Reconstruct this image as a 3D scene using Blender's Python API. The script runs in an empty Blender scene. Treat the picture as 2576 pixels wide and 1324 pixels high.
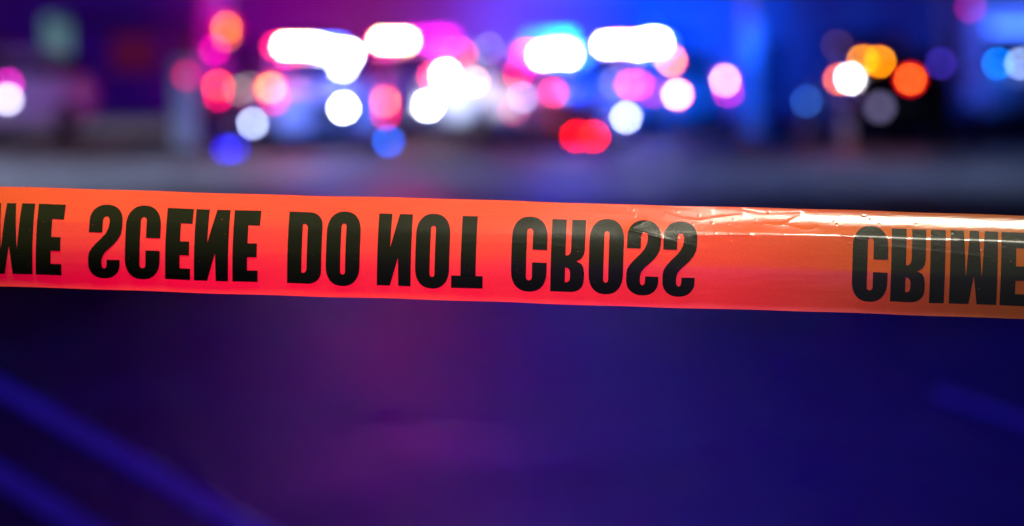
import bpy, bmesh, math, random
import numpy as np
from mathutils import Vector, Matrix

random.seed(7)
C = bpy.context.scene.collection
R = math.radians

# ------------------------------------------------------------------ camera
PITCH = R(4.718)
CAMZ = 1.5
cam_d = bpy.data.cameras.new('camera')
cam = bpy.data.objects.new('camera', cam_d); C.objects.link(cam)
cam_d.sensor_width = 36; cam_d.lens = 85
cam.location = (0, 0, CAMZ); cam.rotation_euler = (R(90) - PITCH, 0, 0)
cam_d.clip_start = 0.05; cam_d.clip_end = 600
cam_d.dof.use_dof = True
cam_d.dof.focus_distance = 1.80
cam_d.dof.aperture_fstop = 3.35
cam_d.dof.aperture_blades = 0
bpy.context.scene.camera = cam

# ------------------------------------------------------------------ world: a dark, slightly blue night sky
w = bpy.data.worlds.new('World'); bpy.context.scene.world = w; w.use_nodes = True
nt = w.node_tree; nt.nodes.clear()
wo = nt.nodes.new('ShaderNodeOutputWorld'); bg = nt.nodes.new('ShaderNodeBackground')
bg.inputs['Color'].default_value = (0.22, 0.10, 1.0, 1); bg.inputs['Strength'].default_value = 0.012
nt.links.new(bg.outputs[0], wo.inputs[0])

sc = bpy.context.scene
sc.view_settings.view_transform = 'Standard'; sc.view_settings.look = 'None'
sc.view_settings.exposure = 0; sc.view_settings.gamma = 1; sc.view_settings.use_curve_mapping = False
sc.render.engine = 'CYCLES'
cy = sc.cycles
cy.use_adaptive_sampling = False
cy.use_denoising = True
try:
    cy.denoiser = 'OPENIMAGEDENOISE'; cy.denoising_input_passes = 'RGB_ALBEDO_NORMAL'; cy.denoising_prefilter = 'ACCURATE'
except Exception: pass
cy.max_bounces = 5; cy.diffuse_bounces = 2; cy.glossy_bounces = 2; cy.transmission_bounces = 4
cy.caustics_reflective = False; cy.caustics_refractive = False
cy.sample_clamp_indirect = 0.5

# pixel of the photograph (2576 wide reading) -> point at world depth Y
KPX = 36 / 2576 / 85
def at(X, Yp, D):
    cx, cyy = (X - 1288) * KPX, (662 - Yp) * KPX
    d = Vector((cx, math.cos(PITCH) + cyy * math.sin(PITCH), -math.sin(PITCH) + cyy * math.cos(PITCH)))
    return Vector((0, 0, CAMZ)) + d * (D / d.y)

# ------------------------------------------------------------------ lamps that light the place (bare lights; only the bar lights stand at built light bars)
def spot(name, loc, target, power, color, angle, blend=1.0, radius=0.15):
    l = bpy.data.lights.new(name, 'SPOT'); l.energy = power; l.color = color
    l.spot_size = R(angle); l.spot_blend = blend; l.shadow_soft_size = radius
    o = bpy.data.objects.new(name, l); C.objects.link(o); o.location = loc
    o.rotation_euler = (Vector(target) - Vector(loc)).to_track_quat('-Z', 'Y').to_euler()
    return o

# ------------------------------------------------------------------ materials
MATS = {}
def mat(name, col, rough=0.5, metal=0.0, noise=0.0, nscale=8.0, spec=0.5, bump=0.0, bscale=40.0):
    if name in MATS: return MATS[name]
    m = bpy.data.materials.new(name); m.use_nodes = True
    n = m.node_tree.nodes; L = m.node_tree.links
    p = n['Principled BSDF']
    p.inputs['Roughness'].default_value = rough; p.inputs['Metallic'].default_value = metal
    p.inputs['Specular IOR Level'].default_value = spec
    tc = n.new('ShaderNodeTexCoord')
    nz = n.new('ShaderNodeTexNoise'); nz.inputs['Scale'].default_value = nscale; nz.inputs['Detail'].default_value = 6
    L.new(tc.outputs['Object'], nz.inputs['Vector'])
    mx = n.new('ShaderNodeMix'); mx.data_type = 'RGBA'
    k = noise
    mx.inputs['A'].default_value = (*[c * (1 - k) for c in col], 1)
    mx.inputs['B'].default_value = (*[min(1, c * (1 + k)) for c in col], 1)
    L.new(nz.outputs['Fac'], mx.inputs['Factor']); L.new(mx.outputs['Result'], p.inputs['Base Color'])
    if bump:
        nb = n.new('ShaderNodeTexNoise'); nb.inputs['Scale'].default_value = bscale; nb.inputs['Detail'].default_value = 8
        L.new(tc.outputs['Object'], nb.inputs['Vector'])
        b = n.new('ShaderNodeBump'); b.inputs['Strength'].default_value = bump; b.inputs['Distance'].default_value = 0.02
        L.new(nb.outputs['Fac'], b.inputs['Height']); L.new(b.outputs['Normal'], p.inputs['Normal'])
    MATS[name] = m
    return m

def emit(col, strength, sampled=False):
    key = ('e', tuple(round(c, 3) for c in col), round(strength, 3))
    if key in MATS: return MATS[key]
    m = bpy.data.materials.new('glowing_lens'); m.use_nodes = True
    n = m.node_tree.nodes; n.clear()
    o = n.new('ShaderNodeOutputMaterial'); e = n.new('ShaderNodeEmission')
    e.inputs['Color'].default_value = (*col, 1); e.inputs['Strength'].default_value = strength
    m.node_tree.links.new(e.outputs[0], o.inputs[0])
    m.cycles.emission_sampling = 'FRONT' if sampled else 'NONE'
    MATS[key] = m
    return m

# ------------------------------------------------------------------ mesh helpers
def finish(bm, name, m, parent=None, smooth=False, recalc=True):
    if recalc: bmesh.ops.recalc_face_normals(bm, faces=bm.faces)
    me = bpy.data.meshes.new(name); bm.to_mesh(me); bm.free()
    if smooth:
        for p in me.polygons: p.use_smooth = True
    me.materials.append(m)
    o = bpy.data.objects.new(name, me); C.objects.link(o)
    if parent is not None: o.parent = parent
    return o

def add_box(bm, c, s, bev=0.0, rz=0.0):
    r = bmesh.ops.create_cube(bm, size=1.0)
    M = Matrix.Translation(c) @ Matrix.Rotation(rz, 4, 'Z') @ Matrix.Diagonal((*s, 1))
    bmesh.ops.transform(bm, matrix=M, verts=r['verts'])
    if bev:
        es = list({e for v in r['verts'] for e in v.link_edges})
        bmesh.ops.bevel(bm, geom=es, offset=bev, segments=2, affect='EDGES', profile=0.6)

def add_cyl(bm, a, b, r1, r2=None, seg=20):
    a = Vector(a); b = Vector(b); r2 = r1 if r2 is None else r2
    d = b - a
    q = d.to_track_quat('Z', 'Y').to_matrix().to_4x4()
    bmesh.ops.create_cone(bm, cap_ends=True, segments=seg, radius1=r1, radius2=max(r2, 1e-4), depth=d.length,
                          matrix=Matrix.Translation((a + b) / 2) @ q)

def box(name, c, s, m, parent=None, bev=0.0, rz=0.0):
    bm = bmesh.new(); add_box(bm, c, s, bev, rz); return finish(bm, name, m, parent)

def cyl(name, a, b, r, m, parent=None, r2=None, seg=20):
    bm = bmesh.new(); add_cyl(bm, a, b, r, r2, seg); return finish(bm, name, m, parent)

def empty(name, loc, rz=0.0):
    o = bpy.data.objects.new(name, None); C.objects.link(o); o.location = loc; o.rotation_euler = (0, 0, rz)
    o.empty_display_size = 0.2
    return o

def tag(o, label=None, cat=None, group=None, kind=None):
    if label: o['label'] = label
    if cat: o['category'] = cat
    if group: o['group'] = group
    if kind: o['kind'] = kind
    return o

def lathe(bm, prof, seg=24, M=Matrix()):
    rings = []
    for r, z in prof:
        rings.append([bm.verts.new(M @ Vector((r * math.cos(2*math.pi*i/seg), r * math.sin(2*math.pi*i/seg), z))) for i in range(seg)])
    for a, b in zip(rings, rings[1:]):
        for i in range(seg):
            bm.faces.new((a[i], a[(i+1) % seg], b[(i+1) % seg], b[i]))
    bm.faces.new(rings[0][::-1]); bm.faces.new(rings[-1])

# ------------------------------------------------------------------ SETTING
def asphalt_mat():
    m = bpy.data.materials.new('asphalt'); m.use_nodes = True
    n = m.node_tree.nodes; L = m.node_tree.links; p = n['Principled BSDF']; p.inputs['Specular IOR Level'].default_value = 0.16
    tc = n.new('ShaderNodeTexCoord')
    a = n.new('ShaderNodeTexNoise'); a.inputs['Scale'].default_value = 0.35; a.inputs['Detail'].default_value = 5
    b = n.new('ShaderNodeTexVoronoi'); b.inputs['Scale'].default_value = 90
    L.new(tc.outputs['Object'], a.inputs['Vector']); L.new(tc.outputs['Object'], b.inputs['Vector'])
    r = n.new('ShaderNodeValToRGB')
    r.color_ramp.elements[0].position = 0.3; r.color_ramp.elements[0].color = (0.024, 0.024, 0.026, 1)
    r.color_ramp.elements[1].position = 0.7; r.color_ramp.elements[1].color = (0.048, 0.047, 0.046, 1)
    L.new(a.outputs['Fac'], r.inputs['Fac'])
    mx = n.new('ShaderNodeMix'); mx.data_type = 'RGBA'; mx.blend_type = 'MULTIPLY'; mx.inputs['Factor'].default_value = 0.45
    L.new(r.outputs['Color'], mx.inputs['A']); L.new(b.outputs['Color'], mx.inputs['B'])
    L.new(mx.outputs['Result'], p.inputs['Base Color'])
    pa = n.new('ShaderNodeTexNoise'); pa.inputs['Scale'].default_value = 0.9; pa.inputs['Detail'].default_value = 4; pa.inputs['Roughness'].default_value = 0.6
    L.new(tc.outputs['Object'], pa.inputs['Vector'])
    pr = n.new('ShaderNodeValToRGB'); pr.color_ramp.elements[0].position = .43; pr.color_ramp.elements[0].color = (.25, .25, .25, 1); pr.color_ramp.elements[1].position = .57; pr.color_ramp.elements[1].color = (1.7, 1.7, 1.7, 1)
    L.new(pa.outputs['Fac'], pr.inputs['Fac'])
    m3 = n.new('ShaderNodeMix'); m3.data_type = 'RGBA'; m3.blend_type = 'MULTIPLY'; m3.inputs['Factor'].default_value = 1.0
    L.new(mx.outputs['Result'], m3.inputs['A']); L.new(pr.outputs['Color'], m3.inputs['B']); L.new(m3.outputs['Result'], p.inputs['Base Color'])
    rr = n.new('ShaderNodeMapRange'); rr.inputs['To Min'].default_value = 0.40; rr.inputs['To Max'].default_value = 0.75
    L.new(pa.outputs['Fac'], rr.inputs['Value']); L.new(rr.outputs['Result'], p.inputs['Roughness'])
    bu = n.new('ShaderNodeBump'); bu.inputs['Strength'].default_value = 0.35; bu.inputs['Distance'].default_value = 0.01
    L.new(b.outputs['Distance'], bu.inputs['Height']); L.new(bu.outputs['Normal'], p.inputs['Normal'])
    return m
ASPH = asphalt_mat()
def sheet(name, pts, z, m):
    bm = bmesh.new(); bm.faces.new([bm.verts.new((x, y, z)) for x, y in pts]); o = finish(bm, name, m)
    return tag(o, kind='structure')
sheet('ground', [(-300, -60), (300, -60), (300, 420), (-300, 420)], -0.02, mat('soil', (0.05, 0.055, 0.04), 0.95, noise=0.4))
sheet('parking_lot', [(-70, -25), (70, -25), (70, 72), (-70, 72)], 0.0, ASPH)
box('pavement', (0, 75.0, 0.05), (140, 5.6, 0.14), mat('concrete', (0.30, 0.29, 0.27), 0.85, noise=0.25, bump=0.2), None, 0.0)['kind'] = 'structure'
box('kerb', (0, 72.05, 0.06), (140, 0.18, 0.16), mat('kerb_concrete', (0.36, 0.35, 0.33), 0.8, noise=0.2), None, 0.02)['kind'] = 'structure'

# painted hairpin bay lines (worn white paint)
PAINT = mat('white_line_paint', (0.74, 0.74, 0.72), 0.6, noise=0.55, nscale=4)
def line(a, b, wdt):
    a = Vector(a); b = Vector(b); d = (b - a).normalized(); s = Vector((-d.y, d.x)) * wdt / 2
    bm = bmesh.new(); n = 30
    L_, R_ = [], []
    for i in range(n + 1):
        p = a.lerp(b, i / n); j = random.uniform(-0.004, 0.004)
        L_.append(bm.verts.new((p.x + s.x + j, p.y + s.y, 0.004))); R_.append(bm.verts.new((p.x - s.x + j, p.y - s.y, 0.004)))
    for i in range(n): bm.faces.new((R_[i], L_[i], L_[i+1], R_[i+1]))
    return tag(finish(bm, 'parking_line', PAINT), kind='structure')
line((-2.34 - 0.45, 11.06 + 1.0), (-0.50, 6.94), 0.13)
line((-1.83 - 0.30, 8.65 + 0.62), (-1.14, 7.22), 0.13)
line((1.93, 10.95), (2.5, 8.6), 0.085)

# building far behind the cars: a stucco store front, only its ground floor shows in the frame
def window(parent, x, y, z0, wd, ht, pane_m, fm):
    f = empty_mesh_frame('window', x, y, z0, wd, ht, fm, parent)
    box('pane', (x, y - 0.01, z0 + ht / 2), (wd - 0.12, 0.02, ht - 0.12), pane_m, f)
    return f
def empty_mesh_frame(name, x, y, z0, wd, ht, m, parent):
    bm = bmesh.new(); t = 0.07
    add_box(bm, (x - wd/2 + t/2, y, z0 + ht/2), (t, 0.12, ht)); add_box(bm, (x + wd/2 - t/2, y, z0 + ht/2), (t, 0.12, ht))
    add_box(bm, (x, y, z0 + t/2), (wd - 2*t - .004, 0.116, t)); add_box(bm, (x, y, z0 + ht - t/2), (wd - 2*t - .004, 0.116, t))
    return finish(bm, name, m, parent)
GLASS = mat('dark_window_glass', (0.02, 0.022, 0.03), 0.12, spec=0.6)
FRAME = mat('window_frame_metal', (0.12, 0.12, 0.12), 0.4, 0.6)
bld = tag(empty('store_building', (0, 78, 0)), 'long pale low store building across the back of the lot behind the patrol cars', 'building')
WALLM = mat('stucco', (0.40, 0.36, 0.33), 0.9, noise=0.15, nscale=1.2, bump=0.3, bscale=12)
box('wall', (0, 6, 2.6), (64, 12, 5.2), WALLM, bld)
box('roof', (0, 5.9, 5.3), (64.6, 12.6, 0.2), mat('roof_edge', (0.16, 0.15, 0.15), 0.8), bld)
WM = {'lit': emit((0.30, 0.60, 0.72), 0.30), 'dim': emit((0.42, 0.02, 0.20), 0.16)}
for i, (x, wd, k) in enumerate([(-14.6, 1.0, 'lit'), (-12.1, 1.7, 'dim'), (-10.2, 1.4, 'dim'), (-6.4, 1.6, None), (-2.6, 1.6, None), (1.2, 1.6, None), (5.0, 1.6, None), (11.3, 2.4, None), (14.5, 2.0, None)]):
    window(bld, x, -0.05, 1.15, wd, 1.35 if k != 'lit' else 1.9, WM.get(k, GLASS), FRAME)
for x in (-8.6, 8.3):
    d = box('door', (x, -0.05, 1.17), (1.0, 0.09, 2.1), mat('door_paint', (0.07, 0.05, 0.05), 0.5), bld)
    cyl('handle', (x + 0.38, -0.15, 1.0), (x + 0.38, -0.15, 1.3), 0.02, FRAME, d)
for x in (-12.2, 2.5):
    bm = bmesh.new(); add_box(bm, (x, -0.45, 2.85), (4.6, 0.9, 0.16), 0.03); finish(bm, 'awning', mat('awning_cloth', (0.12, 0.02, 0.03), 0.8), bld)

# ------------------------------------------------------------------ a lamp: housing (dark), coloured lens whose glow adds the colour fringe, and hot bulb. Level = how bright its blur disc reads.
HOUSE = mat('lamp_housing', (0.03, 0.03, 0.03), 0.5)
def blur(D): return 0.0139 * (D - 1.8)
def lamp(parent, p, col, level, size=0.09, halo=None, name='warning_light', halo_size=0.17):
    """p world point; lamp faces the tape line (-Y)."""
    p = Vector(p)
    inv = parent_world(parent).inverted()
    bm = bmesh.new()
    hr = (halo_size if halo else size * 1.15) / 2
    lathe(bm, [(hr * 1.12, 0), (hr * 1.12, 0.05), (hr * 1.0, 0.06)], 24, inv @ Matrix.Translation(p + Vector((0, 0.06, 0))) @ Matrix.Rotation(R(90), 4, 'X'))
    h = finish(bm, name, HOUSE, parent)
    D = p.y; b = blur(D)
    if halo:
        hc, hl = halo
        bm = bmesh.new()
        lathe(bm, [(hr, 0), (hr * 0.93, 0.012)], 24, inv @ Matrix.Translation(p) @ Matrix.Rotation(R(90), 4, 'X'))
        finish(bm, 'lens', emit(hc, hl * (b / halo_size) ** 2), h)  # emissive disc puts the coloured fringe round the bulb
    r = size / 2
    bm = bmesh.new()
    lathe(bm, [(r, 0.004), (r, 0.016), (r * 0.7, 0.026)], 24, inv @ Matrix.Translation(p + Vector((0, -0.012, 0))) @ Matrix.Rotation(R(90), 4, 'X'))
    finish(bm, 'bulb', emit(col, level * (b / size) ** 2), h)
    return h
def parent_world(o):
    return Matrix.Translation(o.location) @ Matrix.Rotation(o.rotation_euler.z, 4, 'Z') @ Matrix.Diagonal((*o.scale, 1))

# ------------------------------------------------------------------ patrol SUV, nose along local -Y, wheels on z = 0
WHITE = mat('white_car_paint', (0.75, 0.75, 0.76), 0.28, noise=0.03)
BLACK = mat('black_car_paint', (0.02, 0.02, 0.024), 0.22)
TRIM = mat('black_trim', (0.03, 0.03, 0.03), 0.5)
TYRE = mat('tyre_rubber', (0.025, 0.025, 0.025), 0.85)
RIM = mat('steel_rim', (0.35, 0.35, 0.36), 0.35, 0.9)
CLEAR = mat('clear_lens_plastic', (0.55, 0.57, 0.6), 0.2)
REDP = mat('red_lens_plastic', (0.45, 0.02, 0.02), 0.25)
MESH = {}
def shared(key, build, name, m, parent):
    """one mesh per key, an object of its own each time"""
    if key not in MESH:
        bm = bmesh.new(); build(bm); bmesh.ops.recalc_face_normals(bm, faces=bm.faces)
        me = bpy.data.meshes.new(name); bm.to_mesh(me); bm.free(); me.materials.append(m)
        MESH[key] = me
    o = bpy.data.objects.new(name, MESH[key]); C.objects.link(o); o.parent = parent
    return o
def loft(bm, secs):
    rings = []
    for y, pts in secs:
        rings.append([bm.verts.new((x, y, z)) for x, z in pts])
    n = len(rings[0])
    for a, b in zip(rings, rings[1:]):
        for i in range(n): bm.faces.new((a[i], a[(i+1) % n], b[(i+1) % n], b[i]))
    bm.faces.new(rings[0]); bm.faces.new(rings[-1][::-1])
def b_body(bm):
    def ring(w_, z0, z1):
        h = z1 - z0
        half = [(w_*0.90, z0), (w_*0.98, z0 + h*0.18), (w_, z0 + h*0.50), (w_*0.985, z0 + h*0.80), (w_*0.93, z1 - 0.015), (w_*0.70, z1 + 0.015)]
        return half + [(-x, z) for x, z in half[::-1]]
    loft(bm, [(-2.52, ring(0.78, 0.42, 0.86)), (-2.46, ring(0.90, 0.30, 0.98)), (-2.25, ring(0.97, 0.26, 1.06)), (-1.75, ring(1.0, 0.26, 1.12)),
              (-1.05, ring(1.0, 0.26, 1.17)), (0.0, ring(1.0, 0.25, 1.17)), (1.4, ring(1.0, 0.26, 1.17)), (2.25, ring(0.97, 0.30, 1.15)), (2.48, ring(0.90, 0.38, 1.08))])
def b_cabin(bm):
    def ring(wb, wt, z1, z0=1.10):
        half = [(wb, z0), (wt, z1 - 0.05), (wt - 0.09, z1)]
        return half + [(-x, z) for x, z in half[::-1]]
    loft(bm, [(-1.12, ring(0.86, 0.84, 1.24)), (-0.42, ring(0.90, 0.71, 1.72)), (0.2, ring(0.92, 0.72, 1.77)), (1.6, ring(0.91, 0.71, 1.74)), (2.08, ring(0.88, 0.69, 1.66)), (2.40, ring(0.85, 0.80, 1.25))])
def quad(bm, pts, off=(0, 0, 0)):
    vs = [bm.verts.new(Vector(p) + Vector(off)) for p in pts]; f = bm.faces.new(vs)
    r = bmesh.ops.extrude_face_region(bm, geom=[f])
    return [v for v in r['geom'] if isinstance(v, bmesh.types.BMVert)]
def b_windshield(bm):
    e = quad(bm, [(-0.76, -1.075, 1.30), (0.76, -1.075, 1.30), (0.63, -0.49, 1.69), (-0.63, -0.49, 1.69)])
    bmesh.ops.translate(bm, verts=e, vec=(0, -0.018, 0.022))
def b_rear(bm):
    e = quad(bm, [(-0.72, 2.37, 1.31), (0.72, 2.37, 1.31), (0.60, 2.13, 1.60), (-0.60, 2.13, 1.60)])
    bmesh.ops.translate(bm, verts=e, vec=(0, 0.025, 0.012))
def b_side(s, y0, y1):
    def f(bm):
        e = quad(bm, [(s*0.885, y0, 1.24), (s*0.895, y1, 1.24), (s*0.745, y1 - 0.05, 1.63), (s*0.745, y0 + (0.38 if y0 < -0.5 else 0.05), 1.63)])
        bmesh.ops.translate(bm, verts=e, vec=(s*0.02, 0, 0.006))
    return f
def b_wheel(bm):
    lathe(bm, [(0.24, -0.12), (0.34, -0.115), (0.375, -0.07), (0.375, 0.07), (0.34, 0.115), (0.24, 0.12)], 28, Matrix.Rotation(R(90), 4, 'Y'))
def b_rim(bm):
    lathe(bm, [(0.05, -0.135), (0.235, -0.125), (0.235, 0.125), (0.05, 0.135)], 20, Matrix.Rotation(R(90), 4, 'Y'))
    for k in range(5):
        a = 2*math.pi*k/5
        for s in (-1, 1):
            add_box(bm, (s*0.135, 0.13*math.cos(a), 0.13*math.sin(a)), (0.012, 0.04, 0.04))
def b_mirror(s):
    def f(bm):
        add_box(bm, (s*1.07, -0.92, 1.24), (0.16, 0.10, 0.15), 0.03); add_box(bm, (s*0.965, -0.92, 1.20), (0.08, 0.05, 0.04))
    return f
def b_bumper(bm):
    for x in (-0.32, 0.32): add_box(bm, (x, -2.60, 0.66), (0.07, 0.06, 0.52), 0.015)
    for z in (0.50, 0.68, 0.86): add_box(bm, (0, -2.605, z), (0.565, 0.045, 0.045))
def b_grille(bm):
    add_box(bm, (0, -2.515, 0.78), (0.9, 0.03, 0.16), 0.01)
    for z in (0.73, 0.78, 0.83): add_box(bm, (0, -2.535, z), (0.86, 0.012, 0.012))
def b_hlight(s):
    def f(bm): add_box(bm, (s*0.70, -2.42, 0.83), (0.34, 0.16, 0.16), 0.035)
    return f
def b_tlight(s):
    def f(bm): add_box(bm, (s*0.83, 2.40, 1.0), (0.18, 0.16, 0.28), 0.03)
    return f
def b_barbase(bm): add_box(bm, (0, 0.05, 1.815), (1.26, 0.30, 0.05), 0.015)
def b_barlens(s):
    def f(bm): add_box(bm, (s*0.36, 0.05, 1.885), (0.56, 0.27, 0.10), 0.03)
    return f
def b_door(s, y0, y1):
    def f(bm): add_box(bm, (s*1.0, (y0+y1)/2, 0.74), (0.018, y1 - y0, 0.66), 0.006)
    return f
def b_handle(s, y):
    def f(bm): add_box(bm, (s*1.02, y, 0.98), (0.03, 0.17, 0.03), 0.008)
    return f
def b_plate(bm): add_box(bm, (0, 2.50, 0.78), (0.31, 0.02, 0.15))

def patrol_car(X, Yp_ground, D, yaw, label, paint='white', bar=('red', 'blue'), name='patrol_car', hz=1.0):
    """yaw 0: nose towards the camera."""
    x = at(X, 160, D).x
    r = tag(empty(name, (x, D, 0), R(yaw)), label, 'police car', 'patrol cars parked across the lot')
    r.scale = (1, 1, hz)
    P = WHITE if paint == 'white' else BLACK
    doorp = WHITE if paint != 'dark' else BLACK
    shared('body' + P.name, b_body, 'body', P, r); shared('cabin' + P.name, b_cabin, 'cabin', P, r)
    shared('ws', b_windshield, 'windshield', GLASS, r); shared('rw', b_rear, 'rear_window', GLASS, r)
    for s in (-1, 1):
        for y0, y1 in ((-0.95, 0.22), (0.30, 1.22), (1.30, 2.15)):
            shared(('sw', s, y0), b_side(s, y0, y1), 'side_window', GLASS, r)
        for y0, y1 in ((-1.0, 0.22), (0.25, 1.2)):
            d = shared(('door', s, y0, doorp.name), b_door(s, y0, y1), 'door', doorp, r)
            shared(('dh', s, y0), b_handle(s, y1 - 0.15), 'handle', TRIM, d)
        shared(('mir', s), b_mirror(s), 'side_mirror', TRIM, r)
        shared(('hl', s), b_hlight(s), 'headlight', CLEAR, r); shared(('tl', s), b_tlight(s), 'tail_light', REDP, r)
        for y in (-1.62, 1.45):
            wl = shared('wheel', b_wheel, 'wheel', TYRE, r); wl.location = (s*0.90, y, 0.375)
            shared('rim', b_rim, 'rim', RIM, wl)
    shared('pb', b_bumper, 'push_bumper', TRIM, r); shared('gr', b_grille, 'grille', TRIM, r); shared('pl', b_plate, 'number_plate', CLEAR, r)
    if bar:
        lb = shared('lb', b_barbase, 'light_bar', TRIM, r)
        cols = {'red': ((1.0, 0.012, 0.10), 0.9), 'blue': ((0.02, 0.10, 1.0), 1.3), 'off': None, 'dimblue': ((0.02, 0.10, 1.0), 0.3)}
        for s, k in zip((-1, 1), bar):
            if cols[k]:
                c, lv = cols[k]
                shared(('bl', s, k), b_barlens(s), 'lens', emit(c, lv * 26), lb)
            else: shared(('bl', s, 'off'), b_barlens(s), 'lens', REDP, lb)
    return r

def module(car, X, Yp, D, col, level, wd=0.10, ht=0.08):
    """a hot LED module of a light bar, proud of the lens on the camera side"""
    inv = parent_world(car).inverted()
    o_ = inv @ Vector((0, 0, CAMZ)); q = inv @ at(X, Yp, D) - o_
    p = parent_world(car) @ (o_ + q * ((-0.115 - o_.y) / q.y))
    b = blur(D); L = level * (math.pi/4*b*b) / (wd*ht)
    bm = bmesh.new(); add_box(bm, (0, 0, 0), (wd, 0.03, ht), 0.01)
    bmesh.ops.transform(bm, matrix=inv @ Matrix.Translation(p), verts=bm.verts)
    par = [c for c in car.children if c.name.startswith('light_bar')]
    return finish(bm, 'led_module', emit(col, L), par[0] if par else car)

WHT = (1.0, 0.97, 0.98); WARM = (1.0, 0.80, 0.55); PALEB = (0.45, 0.55, 1.0)
RED = (1.0, 0.0, 0.015); PINK = (1.0, 0.0, 0.13); MAG = (0.9, 0.0, 0.45); ORG = (1.0, 0.16, 0.01); AMB = (1.0, 0.34, 0.0); BLU = (0.0, 0.10, 1.0); IND = (0.04, 0.05, 0.9)

carA = patrol_car(775, 0, 44.5, 14, 'white patrol car with red and blue roof bar, first to the right of the pole', bar=('red', 'blue'), hz=0.965)
carB = patrol_car(1010, 0, 50.6, -36, 'white patrol car turned side on, its flank lit brilliant white, second from the pole', bar=('red', 'off'), hz=1.045)
carC = patrol_car(1395, 0, 46.0, 10, 'white patrol car facing the tape above the word NOT, small blue and red grille lights', hz=0.895)
carD = patrol_car(1606, 0, 51.6, -28, 'patrol car with blue lit flank and peach headlamp, right end of the lit row', hz=1.02)
carE = patrol_car(-40, 0, 50.0, -30, 'patrol car cut by the left edge of the picture, one white and one magenta lamp', bar=('red', 'off'))
carF = patrol_car(2205, 0, 47.0, 184, 'dark patrol car seen from behind, amber lights in its rear window', paint='dark', bar=('off', 'off'))

# bars (world y a little in front of each lens)
yA, yB, yC, yD = 44.32, 45.2, 45.8, 46.2
for x in (718, 738, 760, 782): module(carA, x, 116, yA, (1.0, 0.66, 0.40), 4.0, 0.10, 0.10)
for x, y in ((808, 122), (835, 130), (858, 132), (880, 136)): module(carA, x, y, yA, (0.72, 0.82, 1.0), 5, 0.10, 0.12)
for x in (960, 980, 1000, 1022): module(carB, x, 102, yB, (1.0, 0.66, 0.34), 4.0, 0.10, 0.10)
for x, y in ((1364, 139), (1388, 136), (1411, 134), (1429, 137)):
    module(carC, x, y, yC, (1.0, 0.80, 0.62) if x < 1380 else (0.8, 0.9, 1.0), 5, 0.11, 0.13)
    if x > 1380: module(carC, x, y - 9, yC, (0.5, 0.7, 1.0), 1.5, 0.10, 0.10)
for x, y in ((1523, 112), (1546, 112), (1572, 110)): module(carD, x, y, yD, (1.0, 0.74, 0.50), 4.0, 0.10, 0.10)
for x, y in ((1602, 114), (1622, 110), (1641, 106), (1657, 108)): module(carD, x, y, yD, (0.80, 0.88, 1.0), 6, 0.10, 0.15)

# lamps on the cars
JOBS = []
def L_(car, X, Y, D, col, lv, size=0.09, halo=None, hs=0.17, name='warning_light'):
    JOBS.append((car, X, Y, D, col, lv, size, halo, hs, name))
def mount_lamps():
    """screw every lamp on to the body panel, wall or post behind its place"""
    bpy.context.view_layer.update()
    dg = bpy.context.evaluated_depsgraph_get(); found = []
    for j in JOBS:
        car, X, Y, D = j[:4]
        d = at(X, Y, 44) - Vector((0, 0, CAMZ)); d.normalize()
        ok, hit, nrm, _, ob, _ = sc.ray_cast(dg, Vector((0, 0, CAMZ)) + d * 12, d)
        root = ob
        while root is not None and root.parent is not None: root = root.parent
        if ok and root is not None and root.get('category') and root.get('category') != 'warning beacon':
            found.append((root, at(X, Y, hit.y - 0.055)))
        else:
            print('LOOSE', X, Y, ob and ob.name, hit); found.append((car, at(X, Y, D)))
    for (root, p), j in zip(found, JOBS):
        k = p.y / j[3]
        lamp(root, p, j[4], j[5], j[6] * k, j[7], j[9], j[8] * k)
yF = 41.9
L_(carA, 862, 166, 42.6, (0.8, 0.88, 1.0), 4, 0.16, (BLU, 0.5), 0.34)
L_(carA, 548, 216, 42.0, (1.0, 0.06, 0.01), 1.1, 0.07, (RED, 1.0), 0.13)
L_(carA, 550, 244, 42.05, PINK, 0.6, 0.07)
L_(carA, 600, 228, 42.1, (0.6, 0.55, 0.5), 0.18, 0.07)
L_(carA, 628, 220, 42.15, (0.6, 0.55, 0.45), 0.2, 0.07)
L_(carA, 682, 222, yF, (1.0, 0.40, 0.10), 1.2, 0.10, (RED, 1.4), 0.26, 'headlight_flasher')
L_(carA, 690, 252, 41.95, PINK, 0.55, 0.08)
L_(carA, 636, 311, 41.8, (0.62, 0.70, 1.0), 1.0, 0.085, (BLU, 0.25), 0.13, 'fog_lamp')
L_(carA, 865, 272, yF, WHT, 5, 0.12, (BLU, 0.4), 0.20, 'headlamp_bulb')
L_(carB, 967, 256, 42.6, (1.0, 0.22, 0.08), 0.9, 0.09, (RED, 1.3), 0.20)
L_(carB, 971, 288, 42.6, PINK, 0.6, 0.10)
L_(carB, 1078, 265, 42.5, WHT, 5, 0.12, (BLU, 0.4), 0.20, 'headlamp_bulb')
L_(carB, 1120, 188, 42.7, WHT, 5, 0.13, None, 0.2, 'spot_lamp')
L_(carB, 1088, 192, 42.8, PINK, 0.9, 0.08)
L_(carB, 1148, 132, 44.0, RED, 1.1, 0.11)
L_(carB, 1165, 138, 44.02, RED, 0.6, 0.10)
L_(carB, 1192, 206, 43.2, (1.0, 0.40, 0.16), 0.9, 0.08, (PINK, 0.2), 0.12)
L_(carC, 1315, 245, 43.0, PALEB, 0.42, 0.07)
L_(carC, 1392, 234, 43.0, PINK, 1.1, 0.07, (RED, 0.2), 0.10)
L_(carC, 1304, 184, 43.6, PINK, 0.7, 0.09)
L_(carC, 1292, 280, 43.0, (1.0, 0.02, 0.12), 0.25, 0.07)
L_(carD, 1545, 210, 43.3, PALEB, 0.2, 0.08)
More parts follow.
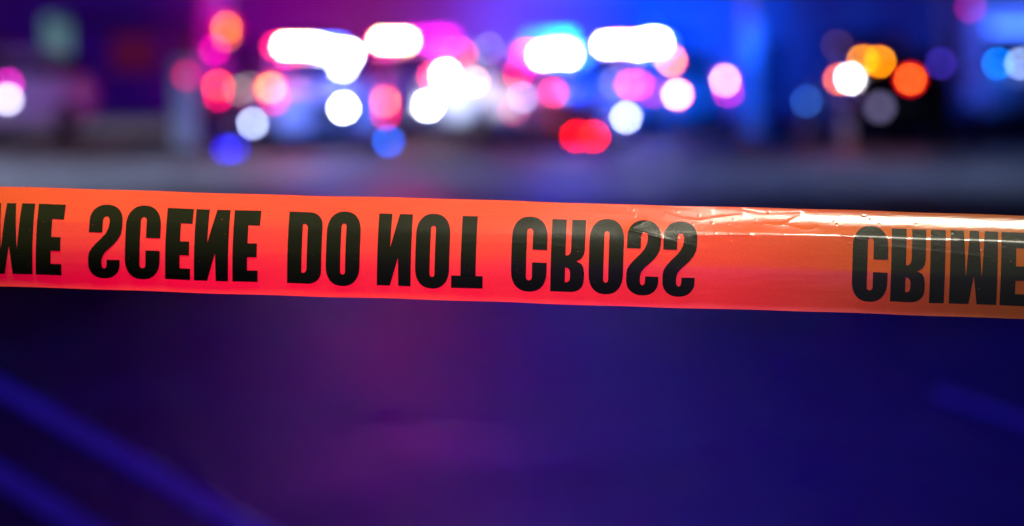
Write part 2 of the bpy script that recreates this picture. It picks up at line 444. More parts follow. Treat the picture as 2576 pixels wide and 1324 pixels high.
L_(carD, 1584, 213, 43.3, (1.0, 0.06, 0.07), 0.9, 0.08)
L_(carD, 1608, 213, 43.32, (1.0, 0.02, 0.25), 0.7, 0.09)
L_(carD, 1640, 232, 43.5, MAG, 0.3, 0.09)
L_(carD, 1575, 296, 43.2, (0.80, 0.85, 1.0), 1.1, 0.09, (BLU, 0.35), 0.16, 'headlamp_bulb')
L_(carD, 1704, 238, 43.6, (1.0, 0.72, 0.48), 1.1, 0.08, (RED, 1.5), 0.14, 'headlamp_bulb')
L_(carD, 1688, 152, 44.6, (1.0, 0.40, 0.20), 1.0, 0.08, (RED, 1.4), 0.14)
L_(carD, 1822, 203, 45.2, (1.0, 0.80, 0.93), 1.1, 0.09, (MAG, 1.3), 0.15)
L_(carD, 1831, 231, 45.3, (0.9, 0.0, 0.4), 0.45, 0.08)
L_(carE, 22, 212, 47.3, (0.9, 0.0, 0.55), 0.7, 0.11)
L_(carE, 20, 250, 47.2, (0.80, 0.76, 1.0), 1.0, 0.14, None, 0.2, 'headlamp_bulb')
L_(carF, 2112, 200, 44.3, (1.0, 0.22, 0.01), 0.9, 0.09, (RED, 0.8), 0.14, 'tail_lamp_bulb')
L_(carF, 2140, 196, 44.2, WHT, 4, 0.12, (IND, 0.4), 0.18, 'reversing_lamp')
L_(carF, 2290, 200, 44.3, (1.0, 0.18, 0.01), 0.75, 0.08, (RED, 1.2), 0.22, 'tail_lamp_bulb')
L_(carF, 2170, 152, 44.45, AMB, 0.95, 0.08, (RED, 0.35), 0.12, 'amber_arrow_light')
L_(carF, 2213, 155, 44.45, AMB, 0.95, 0.08, (RED, 0.35), 0.12, 'amber_arrow_light')
L_(carF, 2213, 270, 44.3, (0.28, 0.24, 0.5), 0.33, 0.20, None, 0.2, 'number_plate_lamp')

# ------------------------------------------------------------------ beacons on the asphalt
def beacon(X, Y, D, col, lv, label, n=1, dx=0.0, grp='flashing beacons standing on the asphalt'):
    p = at(X, Y, D)
    r = tag(empty('road_beacon', (p.x, D + 0.06, 0)), label, 'warning beacon', grp)
    h = max(p.z - 0.05, 0.03)
    bm = bmesh.new(); lathe(bm, [(0.13, 0.0), (0.13, 0.02), (0.07, 0.035), (0.06, h)], 24); finish(bm, 'base', TRIM, r)
    bm = bmesh.new(); lathe(bm, [(0.055, h), (0.055, h + 0.07), (0.04, h + 0.095), (0.01, h + 0.10)], 24)
    finish(bm, 'dome', emit(col, lv * (math.pi/4*blur(D)**2) / 0.0105), r)
    return r
beacon(1450, 343, 42.2, (1.0, 0.0, 0.0), 1.7, 'low pinkish red beacon, left of the overlapping red pair ahead of the lit cars')
beacon(1493, 343, 42.2, (1.0, 0.01, 0.0), 2.0, 'low pure red beacon, right of the overlapping red pair ahead of the lit cars')
beacon(567, 376, 40.0, (0.01, 0.01, 0.9), 0.6, 'low indigo beacon, outer one of the two by the pole foot')
beacon(590, 374, 40.0, (0.03, 0.05, 1.0), 0.45, 'low blue beacon, inner one of the two by the pole foot')
beacon(977, 356, 41.0, (0.0, 0.14, 1.0), 0.85, 'single blue beacon below the pink red lamps left of centre')

# ------------------------------------------------------------------ poles, cabinet, cones
POLEM = mat('weathered_grey_pole', (0.42, 0.41, 0.40), 0.75, noise=0.25, nscale=3)
pl = tag(empty('utility_pole', (at(537, 0, 47.5).x, 47.5, 0)), 'wide pole glowing magenta with red and orange signal lamps', 'pole')
bm = bmesh.new(); lathe(bm, [(0.36, -0.05), (0.34, 0.05), (0.30, 0.4), (0.29, 8.0), (0.27, 8.05)], 28); finish(bm, 'shaft', POLEM, pl, True)
box('signal_box', (0.18, -0.42, 2.02), (0.30, 0.22, 0.75), TRIM, pl, 0.02)
L_(pl, 570, 70, 46.9, (1.0, 0.20, 0.0), 0.8, 0.12, (RED, 0.8), 0.36, 'signal_lamp')
L_(pl, 571, 92, 46.88, (1.0, 0.18, 0.0), 0.35, 0.10, None, 0.3, 'signal_lamp')
L_(pl, 540, 126, 47.0, (1.0, 0.0, 0.40), 0.55, 0.12, None, 0.3, 'signal_lamp')
p2 = tag(empty('lamp_post', (at(1893, 0, 52).x, 52, 0)), 'blue lit post between the lit cars and the dark car', 'post')
bm = bmesh.new(); lathe(bm, [(0.26, -0.05), (0.26, 0.1), (0.20, 0.15), (0.19, 7.0), (0.18, 7.1)], 24); finish(bm, 'shaft', POLEM, p2, True)
p3 = tag(empty('sign_post', (at(2380, 0, 56).x, 56, 0)), 'thin dim blue post left of the box truck at right', 'post')
bm = bmesh.new(); lathe(bm, [(0.20, -0.05), (0.19, 0.1), (0.16, 5.0), (0.15, 5.02)], 20); finish(bm, 'shaft', POLEM, p3, True)
cab = tag(empty('utility_cabinet', (at(466, 0, 43).x, 43, 0)), 'grey utility cabinet standing just left of the magenta pole', 'cabinet')
box('case', (0, 0, 0.82), (0.42, 0.42, 1.5), mat('cabinet_grey', (0.45, 0.47, 0.48), 0.6, noise=0.1), cab, 0.02)
box('plinth', (0, 0, 0.035), (0.50, 0.50, 0.09), mat('concrete', (0.3, 0.3, 0.3)), cab)
box('door', (0, -0.218, 0.84), (0.36, 0.02, 1.36), mat('cabinet_door', (0.42, 0.44, 0.45), 0.55), cab, 0.005)
L_(cab, 470, 190, 42.7, (0.9, 0.0, 0.10), 0.38, 0.14, None, 0.2, 'indicator_lamp')

CONE = mat('cone_orange', (0.45, 0.08, 0.02), 0.6, noise=0.1); BAND = mat('reflective_band', (0.4, 0.4, 0.4), 0.4)
def b_cone(bm): lathe(bm, [(0.155, 0.04), (0.10, 0.32), (0.055, 0.55), (0.03, 0.70), (0.02, 0.71)], 24)
def b_cbase(bm): add_box(bm, (0, 0, 0.02), (0.38, 0.38, 0.04), 0.008)
def b_band(z0, z1):
    def f(bm):
        rr = lambda z: 0.158 - 0.178 * z
        lathe(bm, [(rr(z0), z0), (rr(z1), z1)], 24)
    return f
def cone(X, Yg, label, lampc=None):
    D = 9123 / (Yg - 160)
    r = tag(empty('traffic_cone', (at(X, Yg, D).x, D, 0), random.uniform(0, 1.5)), label, 'traffic cone', 'traffic cones on the right of the lot')
    shared('cone', b_cone, 'cone_body', CONE, r); shared('cbase', b_cbase, 'base', TRIM, r)
    shared('band1', b_band(0.30, 0.42), 'band', BAND, r); shared('band2', b_band(0.50, 0.58), 'band', BAND, r)
    if lampc: 
        c, lv, y = lampc
        L_(r, X, y, D - 0.1, c, lv, 0.085, None, 0.2, 'cone_flasher')
cone(1885, 372, 'traffic cone nearest to the car with the blue lit flank')
cone(2030, 372, 'traffic cone carrying a round blue flasher', ((0.05, 0.20, 0.8), 0.42, 256))
cone(2128, 384, 'traffic cone standing at the left rear corner of the dark car')
cone(2510, 318, 'traffic cone standing by itself in front of the box truck')

# ------------------------------------------------------------------ ambulance at the right edge
am = tag(empty('ambulance', (at(2560, 0, 50).x + 0.55, 52.2, 0), R(-8)), 'tall white box ambulance cut by the right edge, washed in blue light', 'ambulance')
box('box_body', (0, 0.9, 1.75), (2.3, 4.2, 2.35), WHITE, am, 0.06)
bm = bmesh.new()
loft(bm, [(-3.5, [(0.8, 0.5), (0.85, 1.05), (-0.85, 1.05), (-0.8, 0.5)]), (-3.3, [(0.98, 0.4), (0.98, 1.2), (-0.98, 1.2), (-0.98, 0.4)]), (-2.5, [(1.0, 0.4), (1.0, 1.3), (-1.0, 1.3), (-1.0, 0.4)]), (-1.9, [(1.0, 0.4), (0.88, 2.1), (-0.88, 2.1), (-1.0, 0.4)]), (-1.22, [(1.0, 0.4), (0.9, 2.15), (-0.9, 2.15), (-1.0, 0.4)])])
finish(bm, 'cab', WHITE, am)
bm = bmesh.new(); e = quad(bm, [(-0.88, -2.47, 1.38), (0.88, -2.47, 1.38), (0.80, -1.98, 2.02), (-0.80, -1.98, 2.02)]); bmesh.ops.translate(bm, verts=e, vec=(0, -0.03, 0.02)); finish(bm, 'windshield', GLASS, am)
for s in (-1, 1):
    for y in (-2.6, 1.7):
        wl = shared('wheel', b_wheel, 'wheel', TYRE, am); wl.location = (s*0.93, y, 0.375); shared('rim', b_rim, 'rim', RIM, wl)
    box('headlight', (s*0.74, -3.44, 0.85), (0.28, 0.12, 0.2), CLEAR, am, 0.03)
box('light_bar', (0, -1.75, 2.24), (1.5, 0.25, 0.14), emit((0.05, 0.15, 1.0), 6), am, 0.03)
box('stripe', (0, -1.225 + 0.02, 1.25), (2.33, 0.01, 0.2), REDP, am)
L_(am, 2510, 160, 48.4, (0.0, 0.20, 1.0), 0.9, 0.10)
L_(am, 2568, 160, 48.35, (0.35, 0.50, 1.0), 0.8, 0.12)
L_(am, 2440, 18, 50.6, (0.8, 0.0, 0.35), 0.22, 0.12)
L_(am, 2366, 160, 50.8, (0.10, 0.05, 0.9), 0.28, 0.12)

# wall lamps on the store front
for X, Y, c, lv in ((1230, 122, (0.33, 0.30, 0.62), 0.34), (1308, 133, (0.25, 0.25, 0.8), 0.30), (2105, 115, (0.30, 0.12, 0.20), 0.12), (1640, 60, (0.0, 0.2, 0.9), 0.2)):
    L_(bld, X, Y, 77.75, c, lv, 0.16, None, 0.2, 'wall_light')

mount_lamps()
# ------------------------------------------------------------------ the light itself
sp = spot
RL = (1.0, 0.02, 0.22); BL = (0.03, 0.13, 1.0)
# roof bars throw red and blue back on to the store front and forward over the lot
xA, xB, xC, xD = (at(x, 0, 44).x for x in (790, 990, 1395, 1600))
sp('bar_red', (xA, 46.5, 2.1), (xA - 0.4, 78, 2.2), 15000, (0.9, 0.0, 0.75), 30, 1, 0.1)
sp('bar_red_second', (xB, 52.5, 2.15), (xB - 1.0, 78, 2.2), 2500, (0.8, 0.0, 0.9), 26, 1, 0.1)
sp('bar_blue', (xC, 47.5, 2.1), (xC + 1.4, 78, 2.4), 44000, (0.0, 0.015, 1.0), 26, 1, 0.1)
sp('bar_blue_second', (xD, 53.5, 2.15), (xD + 1.5, 78, 2.4), 60000, (0.0, 0.07, 1.0), 30, 1, 0.1)
sp('bar_blue_front', (xC, 45.6, 1.95), (1.2, 7, 0), 900, (0.0, 0.01, 1.0), 16, 1, 0.15)
sp('bar_blue_front_second', (xA, 44.1, 2.0), (-1.0, 7, 0), 400, (0.01, 0.01, 1.0), 16, 1, 0.15)
sp('bar_red_front', (xB, 50.0, 2.1), (-0.75, 16, 0), 1300, (1.0, 0.0, 0.4), 7, 1, 0.15)
# lot lamps above the frame, lights without heads
for x, y, pw, c in ((-8, 33, 24000, (0.58, 0.66, 1.0)), (1, 33, 11500, (0.28, 0.36, 1.0)), (9, 33, 10500, (0.34, 0.48, 0.85)), (-9, 58, 14000, (0.75, 0.65, 1.0))):
    sp('lot_lamp', (x, y, 9.0), (x, y + 1.0, 0), pw, c, 100, 1, 0.3)
# added lights with no source built: ground, car, post, facade and white flank fills
sp('added_red_spill', (-7.3, 41, 2.8), (-7.3, 41.2, 0), 900, (1.0, 0.22, 0.2), 62, 1, 0.2)  # added red tint on the ground, no lamp there
sp('added_red_spill_second', (5.2, 38, 2.8), (5.2, 38.2, 0), 700, (1.0, 0.08, 0.5), 80, 1, 0.2)  # same added red on the right of the lot
sp('added_blue_fill', (-4.5, 33, 7.0), (-3.6, 43.0, 0.8), 10000, (0.05, 0.13, 1.0), 26, 1, 0.2)  # added blue fill on the left cars, no mast stands here
sp('added_blue_fill_second', (4.5, 33, 7.0), (3.2, 48.5, 0.8), 38000, (0.0, 0.10, 1.0), 30, 1, 0.2)  # added blue fill on the right cars
sp('added_blue_fill_near', (1.5, 20, 9.0), (0.5, 10.0, 0), 2700, (0.03, 0.016, 1.0), 75, 1, 0.3)  # added overhead blue to tint the near asphalt
sp('pole_glow', (-5.3, 44.6, 2.5), (at(537, 0, 47.5).x, 47.2, 2.0), 420, (1.0, 0.0, 0.80), 48, 1, 0.1)  # added magenta light just for the pole
sp('post_glow', (xD + 0.8, 44.5, 2.0), (at(1893, 0, 52).x, 52, 2.0), 12000, (0.0, 0.09, 1.0), 10, 1, 0.1)  # added narrow blue beam for the post
sp('facade_blue', (7.5, 60, 3.5), (10, 78, 2.5), 6500, (0.0, 0.04, 1.0), 60, 1, 0.1)  # added blue on the right part of the facade
sp('facade_indigo', (-9, 58, 5.0), (-12, 78, 3.2), 4000, (0.09, 0.0, 1.0), 55, 1, 0.1)  # added indigo on the left part of the facade
sp('added_flank_fill', (-0.6, 45.6, 1.75), (-0.75, 51.0, 1.0), 3600, (0.75, 0.85, 1.0), 30, 1, 0.05)  # added white light on the flank, no fixture on the car

sp('ambulance_wash', (6.3, 43.5, 2.8), (9.6, 50.5, 2.0), 2200, (0.02, 0.12, 1.0), 36, 1, 0.1)  # added blue light on the ambulance
sp('side_wash', (-6.6, 43.4, 2.5), (-9.4, 48.6, 0.9), 700, (0.22, 0.32, 1.0), 30, 1, 0.1)  # added light on the car at the left edge
# the bars also glow in every direction
def glow(car, dx, col, power, dy=-0.3, z=2.05):
    p = parent_world(car) @ Vector((dx, dy, z))
    l = bpy.data.lights.new('bar_glow', 'POINT'); l.energy = power; l.color = col; l.shadow_soft_size = 0.08
    o = bpy.data.objects.new('bar_glow', l); C.objects.link(o); o.location = p
for car, dx, col, pw in ((carA, -0.4, (1.0, 0.0, 0.2), 130), (carA, 0.5, (0.02, 0.08, 1.0), 220), (carB, -0.3, (1.0, 0.0, 0.45), 130),
                         (carC, -0.4, (0.8, 0.0, 0.6), 60), (carC, 0.4, (0.0, 0.03, 1.0), 260), (carD, -0.3, (0.6, 0.0, 0.8), 50), (carD, 0.4, (0.0, 0.06, 1.0), 320)):
    glow(car, dx, col, pw)
# street lamp behind the photographer (its warm glint runs along the tape) and the lamp over the tape
sp('street_lamp_glow', (0.25, -8.2, 5.4), (0.50, 1.8, 1.35), 1750, (1.0, 0.93, 0.74), 7.5, 1, 0.30)
sp('overhead_lamp_glow', (-0.9, 1.15, 5.6), (-0.22, 1.8, 1.35), 1950, (1.0, 0.95, 0.22), 26, 1, 0.1)
sp('patrol_glow_behind', (-0.3, -2.2, 0.4), (-0.05, 1.8, 1.34), 4, (0.45, 0.0, 1.0), 24, 1, 0.45)
# red of the patrol lights shining through the tape from behind
sp('tape_red', (-3.0, 30, 1.2), (-0.10, 1.8, 1.36), 76000, (1.0, 0.0, 0.36), 1.7, 1, 0.1)

# ------------------------------------------------------------------ TAPE
S2Z = 2576 / 2880
def ray_at_len(Xs, yt, yb, width):
    a = at(Xs * S2Z, yt * S2Z, 1.0); b = at(Xs * S2Z, yb * S2Z, 1.0)
    D = width / (a - b).length
    return at(Xs * S2Z, yt * S2Z, D), at(Xs * S2Z, yb * S2Z, D), D
TL, BL_, DL = ray_at_len(0, 527.5, 807.5, 0.0762)
TR, BR, DR = ray_at_len(2880, 607, 898, 0.0762)
TL, BL_, TR, BR = (np.array(v) for v in (TL, BL_, TR, BR))
NRM = np.cross(TR - TL, BL_ - TL); NRM /= np.linalg.norm(NRM)
if NRM[1] > 0: NRM = -NRM

prof_l = np.array([(0, 17), (.1, 16), (.2, 15.5), (.28, 13), (.36, 7), (.46, 4), (.54, 1), (.66, -5), (.8, -8), (.93, -9), (1, -2)])
prof_r = np.array([(0, 3), (.04, 9), (.085, 13), (.13, 16), (.17, 20), (.236, 20), (.262, 5), (.40, 3), (.56, 0), (.64, -6), (.8, -9), (.94, -10), (1, -3)])
VV = np.linspace(0, 1, 801)
def integ(pr):
    a = np.interp(VV, pr[:, 0], pr[:, 1]); k = np.ones(9) / 9; a = np.convolve(np.pad(a, 4, 'edge'), k, 'valid')
    h = np.concatenate([[0], np.cumsum(np.tan(np.radians((a[1:] + a[:-1]) / 2)))]) * 0.0762 / 800
    return h - h[400]
HL, HR = integ(prof_l), integ(prof_r)
creases = [([(1766, .24), (1861, .31)], .55, .030), ([(1766, .245), (1790, .20), (1817, .15)], .30, .04), ([(1861, .31), (1959, .385)], .15, .04),
           ([(1672, .08), (1720, .095), (1775, .10)], .12, .03), ([(1838, .01), (1859, .05)], .2, .03),
           ([(1874, .07), (1920, .12), (1962, .135), (2035, .095), (2089, .07)], .30, .035), ([(2151, .15), (2195, .165), (2252, .06)], .26, .035),
           ([(2186, .14), (2271, .20), (2297, .17)], .24, .035), ([(1960, .275), (2060, .268), (2110, .262)], .35, .03), ([(1700, .0), (1880, .035), (2000, .05)], .2, .04),
           ([(2085, .02), (2150, .05), (2250, .03)], .2, .03), ([(2370, .245), (2400, .26)], .25, .02)]
creases += [([(80, .34), (330, .30), (620, .31)], .10, .03), ([(700, .58), (1050, .55)], .08, .03), ([(1120, .12), (1400, .16)], .09, .03), ([(1250, .42), (1500, .40), (1620, .43)], .09, .03), ([(380, .80), (560, .83)], .07, .03), ([(2250, .55), (2500, .60)], .10, .04), ([(2500, .33), (2760, .40)], .12, .04)]
rs = np.random.RandomState(3)
specks = [(rs.uniform(1700, 3050), rs.uniform(0.02, .36), rs.uniform(.05, .16)) for _ in range(70)] + [(rs.uniform(300, 1800), rs.uniform(.05, .4), rs.uniform(.03, .07)) for _ in range(14)]
def height(x, v):
    """relief of the film towards the camera, metres. x in photograph pixels, v 0 top .. 1 bottom"""
    k = 1 / (1 + np.exp(-(x - 1980) / 110.0))
    h = (1 - k) * np.interp(v, VV, HL) + k * np.interp(v, VV, HR)
    h = h + 0.00035 * np.sin(x / 210.0 + 2.0 * v) * (0.4 + v) + 0.00012 * np.sin(x / 61.0 + 5 * v + 1.3)
    W = 285.0
    for pts, amp, wd in creases:
        dmin = np.full(np.shape(x), 1e9); sgn = np.zeros(np.shape(x))
        for (x0, v0), (x1, v1) in zip(pts, pts[1:]):
            dx, dy = x1 - x0, (v1 - v0) * W
            t = np.clip(((x - x0) * dx + (v - v0) * W * dy) / (dx*dx + dy*dy), 0, 1)
            px, py = x - x0 - t * dx, (v - v0) * W - t * dy
            d = np.sqrt(px*px + py*py); m = d < dmin
            dmin = np.where(m, d, dmin); sgn = np.where(m, np.sign(py), sgn)
        s = dmin / (wd * W)
        h = h + amp * 0.0006 * np.exp(-s) * np.where(sgn > 0, 1.0, np.exp(-s * 1.2)) 
    for sx, sv, a in specks:
        d2 = ((x - sx)**2 + ((v - sv) * W)**2) / 2.6**2
        h = h + a * 0.001 * np.exp(-d2)
    return h
def surf(x, v, lift=0.0):
    t = x / 2880.0; s = t * DL / (DR + t * (DL - DR))
    s = s[..., None]; vv = v[..., None]
    P = (1 - s) * ((1 - vv) * TL + vv * BL_) + s * ((1 - vv) * TR + vv * BR)
    wob = 0.00028 * np.sin(x / 170.0 + 0.6) + 0.00016 * np.sin(x / 53.0)
    P = P + np.array([0, 0, 1.0]) * wob[..., None]
    return P + NRM * (height(x, v) + lift)[..., None]

def film_mat():
    m = bpy.data.materials.new('orange_plastic_film'); m.use_nodes = True
    n = m.node_tree.nodes; L = m.node_tree.links; n.clear()
    o = n.new('ShaderNodeOutputMaterial'); tc = n.new('ShaderNodeTexCoord')
    mp = n.new('ShaderNodeMapping'); mp.inputs['Scale'].default_value = (40, 40, 260); L.new(tc.outputs['Object'], mp.inputs['Vector'])
    st = n.new('ShaderNodeTexNoise'); st.inputs['Scale'].default_value = 1.0; st.inputs['Detail'].default_value = 6; L.new(mp.outputs[0], st.inputs['Vector'])
    gr = n.new('ShaderNodeTexNoise'); gr.inputs['Scale'].default_value = 900; gr.inputs['Detail'].default_value = 3; L.new(tc.outputs['Object'], gr.inputs['Vector'])
    mx = n.new('ShaderNodeMix'); mx.data_type = 'RGBA'
    mx.inputs['A'].default_value = (0.86, 0.20, 0.01, 1); mx.inputs['B'].default_value = (1.0, 0.27, 0.015, 1)
    L.new(st.outputs['Fac'], mx.inputs['Factor'])
    m2 = n.new('ShaderNodeMix'); m2.data_type = 'RGBA'; m2.blend_type = 'MULTIPLY'; m2.inputs['Factor'].default_value = 0.5
    cr = n.new('ShaderNodeValToRGB'); cr.color_ramp.elements[0].position = .3; cr.color_ramp.elements[0].color = (.72, .72, .72, 1); cr.color_ramp.elements[1].position = .7
    L.new(gr.outputs['Fac'], cr.inputs['Fac']); L.new(mx.outputs['Result'], m2.inputs['A']); L.new(cr.outputs['Color'], m2.inputs['B'])
    bp = n.new('ShaderNodeBump'); bp.inputs['Strength'].default_value = 0.25; bp.inputs['Distance'].default_value = 0.0004
    L.new(st.outputs['Fac'], bp.inputs['Height'])
    d = n.new('ShaderNodeBsdfDiffuse'); t = n.new('ShaderNodeBsdfTranslucent'); g = n.new('ShaderNodeBsdfGlossy'); g.inputs['Roughness'].default_value = 0.19
    tt = n.new('ShaderNodeMix'); tt.data_type = 'RGBA'; tt.inputs['Factor'].default_value = 0.10; tt.inputs['B'].default_value = (0.9, 0.3, 0.9, 1)
    L.new(m2.outputs['Result'], tt.inputs['A'])
    L.new(m2.outputs['Result'], d.inputs['Color']); L.new(tt.outputs['Result'], t.inputs['Color'])
    for q in (d, t, g): L.new(bp.outputs[0], q.inputs['Normal'])
    a = n.new('ShaderNodeMixShader'); a.inputs['Fac'].default_value = 0.5; L.new(d.outputs[0], a.inputs[1]); L.new(t.outputs[0], a.inputs[2])
    fr = n.new('ShaderNodeFresnel'); fr.inputs['IOR'].default_value = 1.52
    b = n.new('ShaderNodeMixShader'); fm = n.new('ShaderNodeMath'); fm.operation = 'MULTIPLY'; fm.use_clamp = True; fm.inputs[1].default_value = 3.0; L.new(fr.outputs[0], fm.inputs[0]); L.new(fm.outputs[0], b.inputs['Fac']); L.new(a.outputs[0], b.inputs[1]); L.new(g.outputs[0], b.inputs[2])
    L.new(b.outputs[0], o.inputs[0])
    return m
FILM = film_mat()
INK = mat('black_print_ink', (0.022, 0.022, 0.022), 0.26, noise=0.3, nscale=300, spec=0.6, bump=0.02, bscale=500)

def grid_mesh(name, xs, vs, m, parent):
    X, V = np.meshgrid(xs, vs); P = surf(X, V).reshape(-1, 3)
    nx, nv = len(xs), len(vs)
    i = (np.arange(nv - 1)[:, None] * nx + np.arange(nx - 1)[None, :]).ravel()
    F = np.stack([i, i + nx, i + nx + 1, i + 1], 1)
    me = bpy.data.meshes.new(name)
    me.vertices.add(len(P)); me.vertices.foreach_set('co', P.ravel())
    me.loops.add(F.size); me.loops.foreach_set('vertex_index', F.ravel().astype('i'))
    me.polygons.add(len(F)); me.polygons.foreach_set('loop_start', (np.arange(len(F)) * 4).astype('i')); me.polygons.foreach_set('loop_total', np.full(len(F), 4, 'i'))
    me.update(); me.validate()
    me.polygons.foreach_set('use_smooth', np.ones(len(F), bool))
    me.materials.append(m)
    o = bpy.data.objects.new(name, me); C.objects.link(o); o.parent = parent
    return o
xs = np.concatenate([np.arange(-6000, -60, 12.0), np.arange(-60, 1600, 3.0), np.arange(1600, 2940, 1.7), np.arange(2940, 9000, 12.0)])
tape = grid_mesh('barrier_tape', xs, np.linspace(0, 1, 171), FILM, None)
tag(tape, 'taut orange plastic crime scene tape with upside down black capitals, crumpled at right', 'barrier tape')

def ink_pinholes():
    n = INK.node_tree.nodes; L = INK.node_tree.links; p = n['Principled BSDF']
    tc = n.new('ShaderNodeTexCoord'); z = n.new('ShaderNodeTexNoise'); z.inputs['Scale'].default_value = 420; z.inputs['Detail'].default_value = 5
    L.new(tc.outputs['Object'], z.inputs['Vector'])
    r = n.new('ShaderNodeValToRGB'); r.color_ramp.elements[0].position = .70; r.color_ramp.elements[1].position = .76
    r.color_ramp.elements[0].color = (0.017, 0.020, 0.027, 1); r.color_ramp.elements[1].color = (0.30, 0.07, 0.02, 1)
    L.new(z.outputs['Fac'], r.inputs['Fac']); L.new(r.outputs['Color'], p.inputs['Base Color'])
ink_pinholes()
# glyphs: y 0 = foot of the letter (upper in the picture, the tape hangs flipped), y 1 = its head
def arc(cx, cy, rx, ry, a0, a1, n=14, p=2.0):
    out = []
    for i in range(n + 1):
        a = R(a0 + (a1 - a0) * i / n); c, s = math.cos(a), math.sin(a)
        out.append((cx + rx * math.copysign(abs(c) ** (2 / p), c), cy + ry * math.copysign(abs(s) ** (2 / p), s)))
    return out
def g_O(w=.475):
    o = arc(w/2, .27, w/2, .29, 180, 360, 18, 2.3) + arc(w/2, .73, w/2, .29, 0, 180, 18, 2.3)
    h = arc(w/2, .185, .034, .04, 180, 360, 8) + arc(w/2, .815, .034, .04, 0, 180, 8)
    return [o, h]
def g_C(w=.485):
    x0, x1 = .205, .285; c = (x0 + x1) / 2
    o = [(w, .605)] + [(w, .73)] + arc(w/2, .73, w/2, .29, 0, 180, 18, 2.3) + arc(w/2, .27, w/2, .29, 180, 360, 18, 2.3) + [(w, .43), (x1, .43)]
    o += arc(c, .185, (x1-x0)/2, .045, 0, -180, 8) + arc(c, .815, (x1-x0)/2, .045, 180, 0, 8) + [(x1, .605)]
    return [o]
G = {
 'O': g_O(), 'C': g_C(),
 'D': [[(0, 0), (.30, 0)] + arc(.27, .20, .205, .20, -80, 0, 12, 2.3) + arc(.27, .80, .205, .20, 0, 80, 12, 2.3) + [(.30, 1), (0, 1)],
       [(.20, .165), (.225, .165)] + arc(.225, .215, .045, .05, -90, 0, 6) + arc(.225, .785, .045, .06, 0, 90, 6) + [(.20, .845)]],
 'E': [[(0, 0), (.37, 0), (.365, .208), (.205, .205), (.205, .455), (.335, .455), (.335, .652), (.205, .652), (.205, .837), (.352, .837), (.352, 1), (0, 1)]],
 'N': [[(0, 0), (.185, 0), (.18, .46), (.292, 0), (.475, 0), (.475, 1), (.302, 1), (.292, .61), (.185, 1), (0, 1)]],
 'T': [[(.13, 0), (.345, 0), (.345, .825), (.447, .825), (.447, 1), (0, 1), (0, .825), (.13, .825)]],
 'I': [[(0, 0), (.2, 0), (.2, 1), (0, 1)]],
 'M': [[(0, 0), (.175, 0), (.212, .64), (.255, 0), (.375, 0), (.425, .64), (.455, 0), (.63, 0), (.635, 1), (.37, 1), (.318, .60), (.265, 1), (0, 1)]],
 'R': [[(0, 0), (.20, 0), (.20, .49), (.225, .49), (.255, .475), (.27, .44), (.275, .40), (.275, 0), (.465, 0), (.465, .40), (.455, .47), (.42, .53), (.355, .57), (.42, .60), (.45, .65), (.462, .72), (.462, .84)]
       + arc(.27, .81, .192, .19, 0, 85, 10, 2.3) + [(.25, 1), (0, 1)],
       [(.20, .66), (.235, .665), (.262, .69), (.268, .73), (.268, .80), (.26, .84), (.235, .86), (.20, .865)]],
 'S': [[(0, .37), (0, .22)] + arc(.234, .21, .234, .23, 180, 360, 18, 2.2) + [(.468, .30), (.455, .385), (.42, .455), (.37, .52), (.31, .58), (.25, .635), (.21, .69), (.192, .75), (.19, .82), (.20, .86), (.226, .88), (.252, .86), (.262, .82), (.262, .75), (.447, .75), (.447, .82)]
       + arc(.2235, .81, .2235, .21, 0, 180, 18, 2.2) + [(0, .72), (.012, .655), (.05, .59), (.11, .52), (.18, .45), (.235, .385), (.272, .31), (.285, .24), (.285, .19), (.27, .155), (.24, .142), (.207, .155), (.192, .19), (.19, .37)]],
}
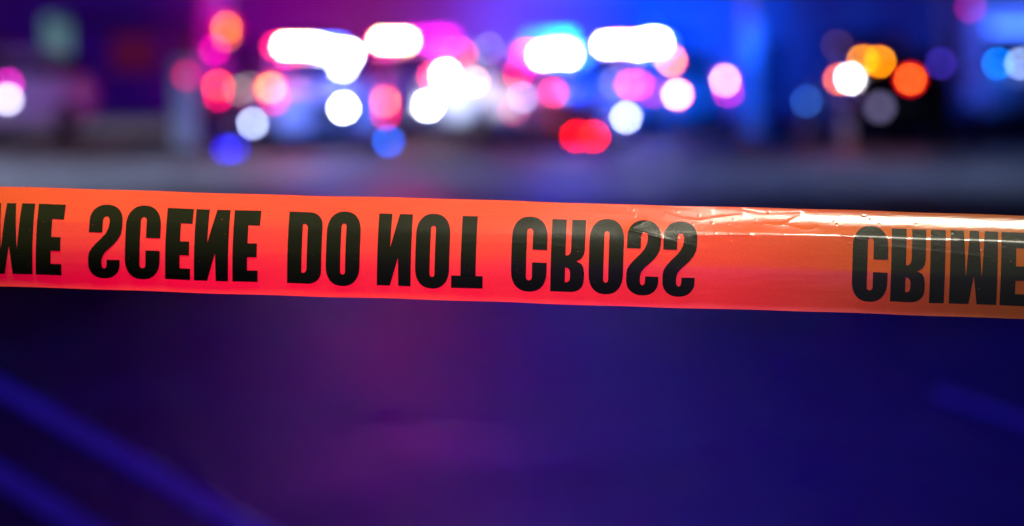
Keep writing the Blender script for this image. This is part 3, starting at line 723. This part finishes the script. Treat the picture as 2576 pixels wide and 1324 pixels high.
def fill_glyph(loops):
    cu = bpy.data.curves.new('g', 'CURVE'); cu.dimensions = '2D'; cu.fill_mode = 'BOTH'
    for lp in loops:
        q = [lp[0]]
        for p in lp[1:]:
            if math.hypot(p[0]-q[-1][0], p[1]-q[-1][1]) > 1e-3: q.append(p)
        s = cu.splines.new('POLY'); s.points.add(len(q) - 1); s.use_cyclic_u = True
        for i, p in enumerate(q): s.points[i].co = (p[0], p[1], 0, 1)
    ob = bpy.data.objects.new('g', cu); C.objects.link(ob)
    bpy.context.view_layer.update()
    me = bpy.data.meshes.new_from_object(ob.evaluated_get(bpy.context.evaluated_depsgraph_get()))
    bpy.data.objects.remove(ob)
    bm = bmesh.new(); bm.from_mesh(me); bmesh.ops.remove_doubles(bm, verts=bm.verts, dist=1e-5)
    y = -0.01
    while y < 1.02:
        bmesh.ops.bisect_plane(bm, geom=bm.verts[:] + bm.edges[:] + bm.faces[:], plane_co=(0, y, 0), plane_no=(0, 1, 0)); y += 0.0125
    x = 0.012
    while x < 0.66:
        bmesh.ops.bisect_plane(bm, geom=bm.verts[:] + bm.edges[:] + bm.faces[:], plane_co=(x, 0, 0), plane_no=(1, 0, 0)); x += 0.018
    bm.verts.ensure_lookup_table()
    V = np.array([(v.co.x, v.co.y) for v in bm.verts]); F = [[v.index for v in f.verts] for f in bm.faces]
    bm.free(); return V, F
GM = {k: fill_glyph(v) for k, v in G.items()}
seq = [('C', 2397, 2497), ('R', 2506, 2603), ('I', 2616, 2658), ('M', 2672, 2806), ('E', 2815, 2891),
       ('S', 2962, 3055), ('C', 3065, 3163), ('E', 3178, 3252), ('N', 3259, 3355), ('E', 3367, 3442),
       ('D', 3521, 3617), ('O', 3629.5, 3725), ('N', 3774, 3869), ('O', 3881, 3977), ('T', 3983, 4072), ('C', 4151, 4251), ('R', 4262, 4357), ('O', 4369, 4466), ('S', 4475, 4570), ('S', 4577, 4672)]
for off in (-5426, -2713, 0, 2713):
    for ch, x0, x1 in seq:
        V, F = GM[ch]
        wmax = V[:, 0].max()
        px = x0 + off + V[:, 0] / wmax * (x1 - x0); v = .161 + V[:, 1] * .711
        if px.min() < -5900 or px.max() > 8900: continue
        x_sh = px - (v - .5) * 285 * 0.030       # upright to the tape, which slopes
        P = surf(x_sh, v, 0.00016)
        me = bpy.data.meshes.new('letter'); me.from_pydata(P.tolist(), [], F); me.materials.append(INK)
        me.polygons.foreach_set('use_smooth', np.ones(len(me.polygons), bool))
        me.update()
        o = bpy.data.objects.new('letter', me); C.objects.link(o); o.parent = tape
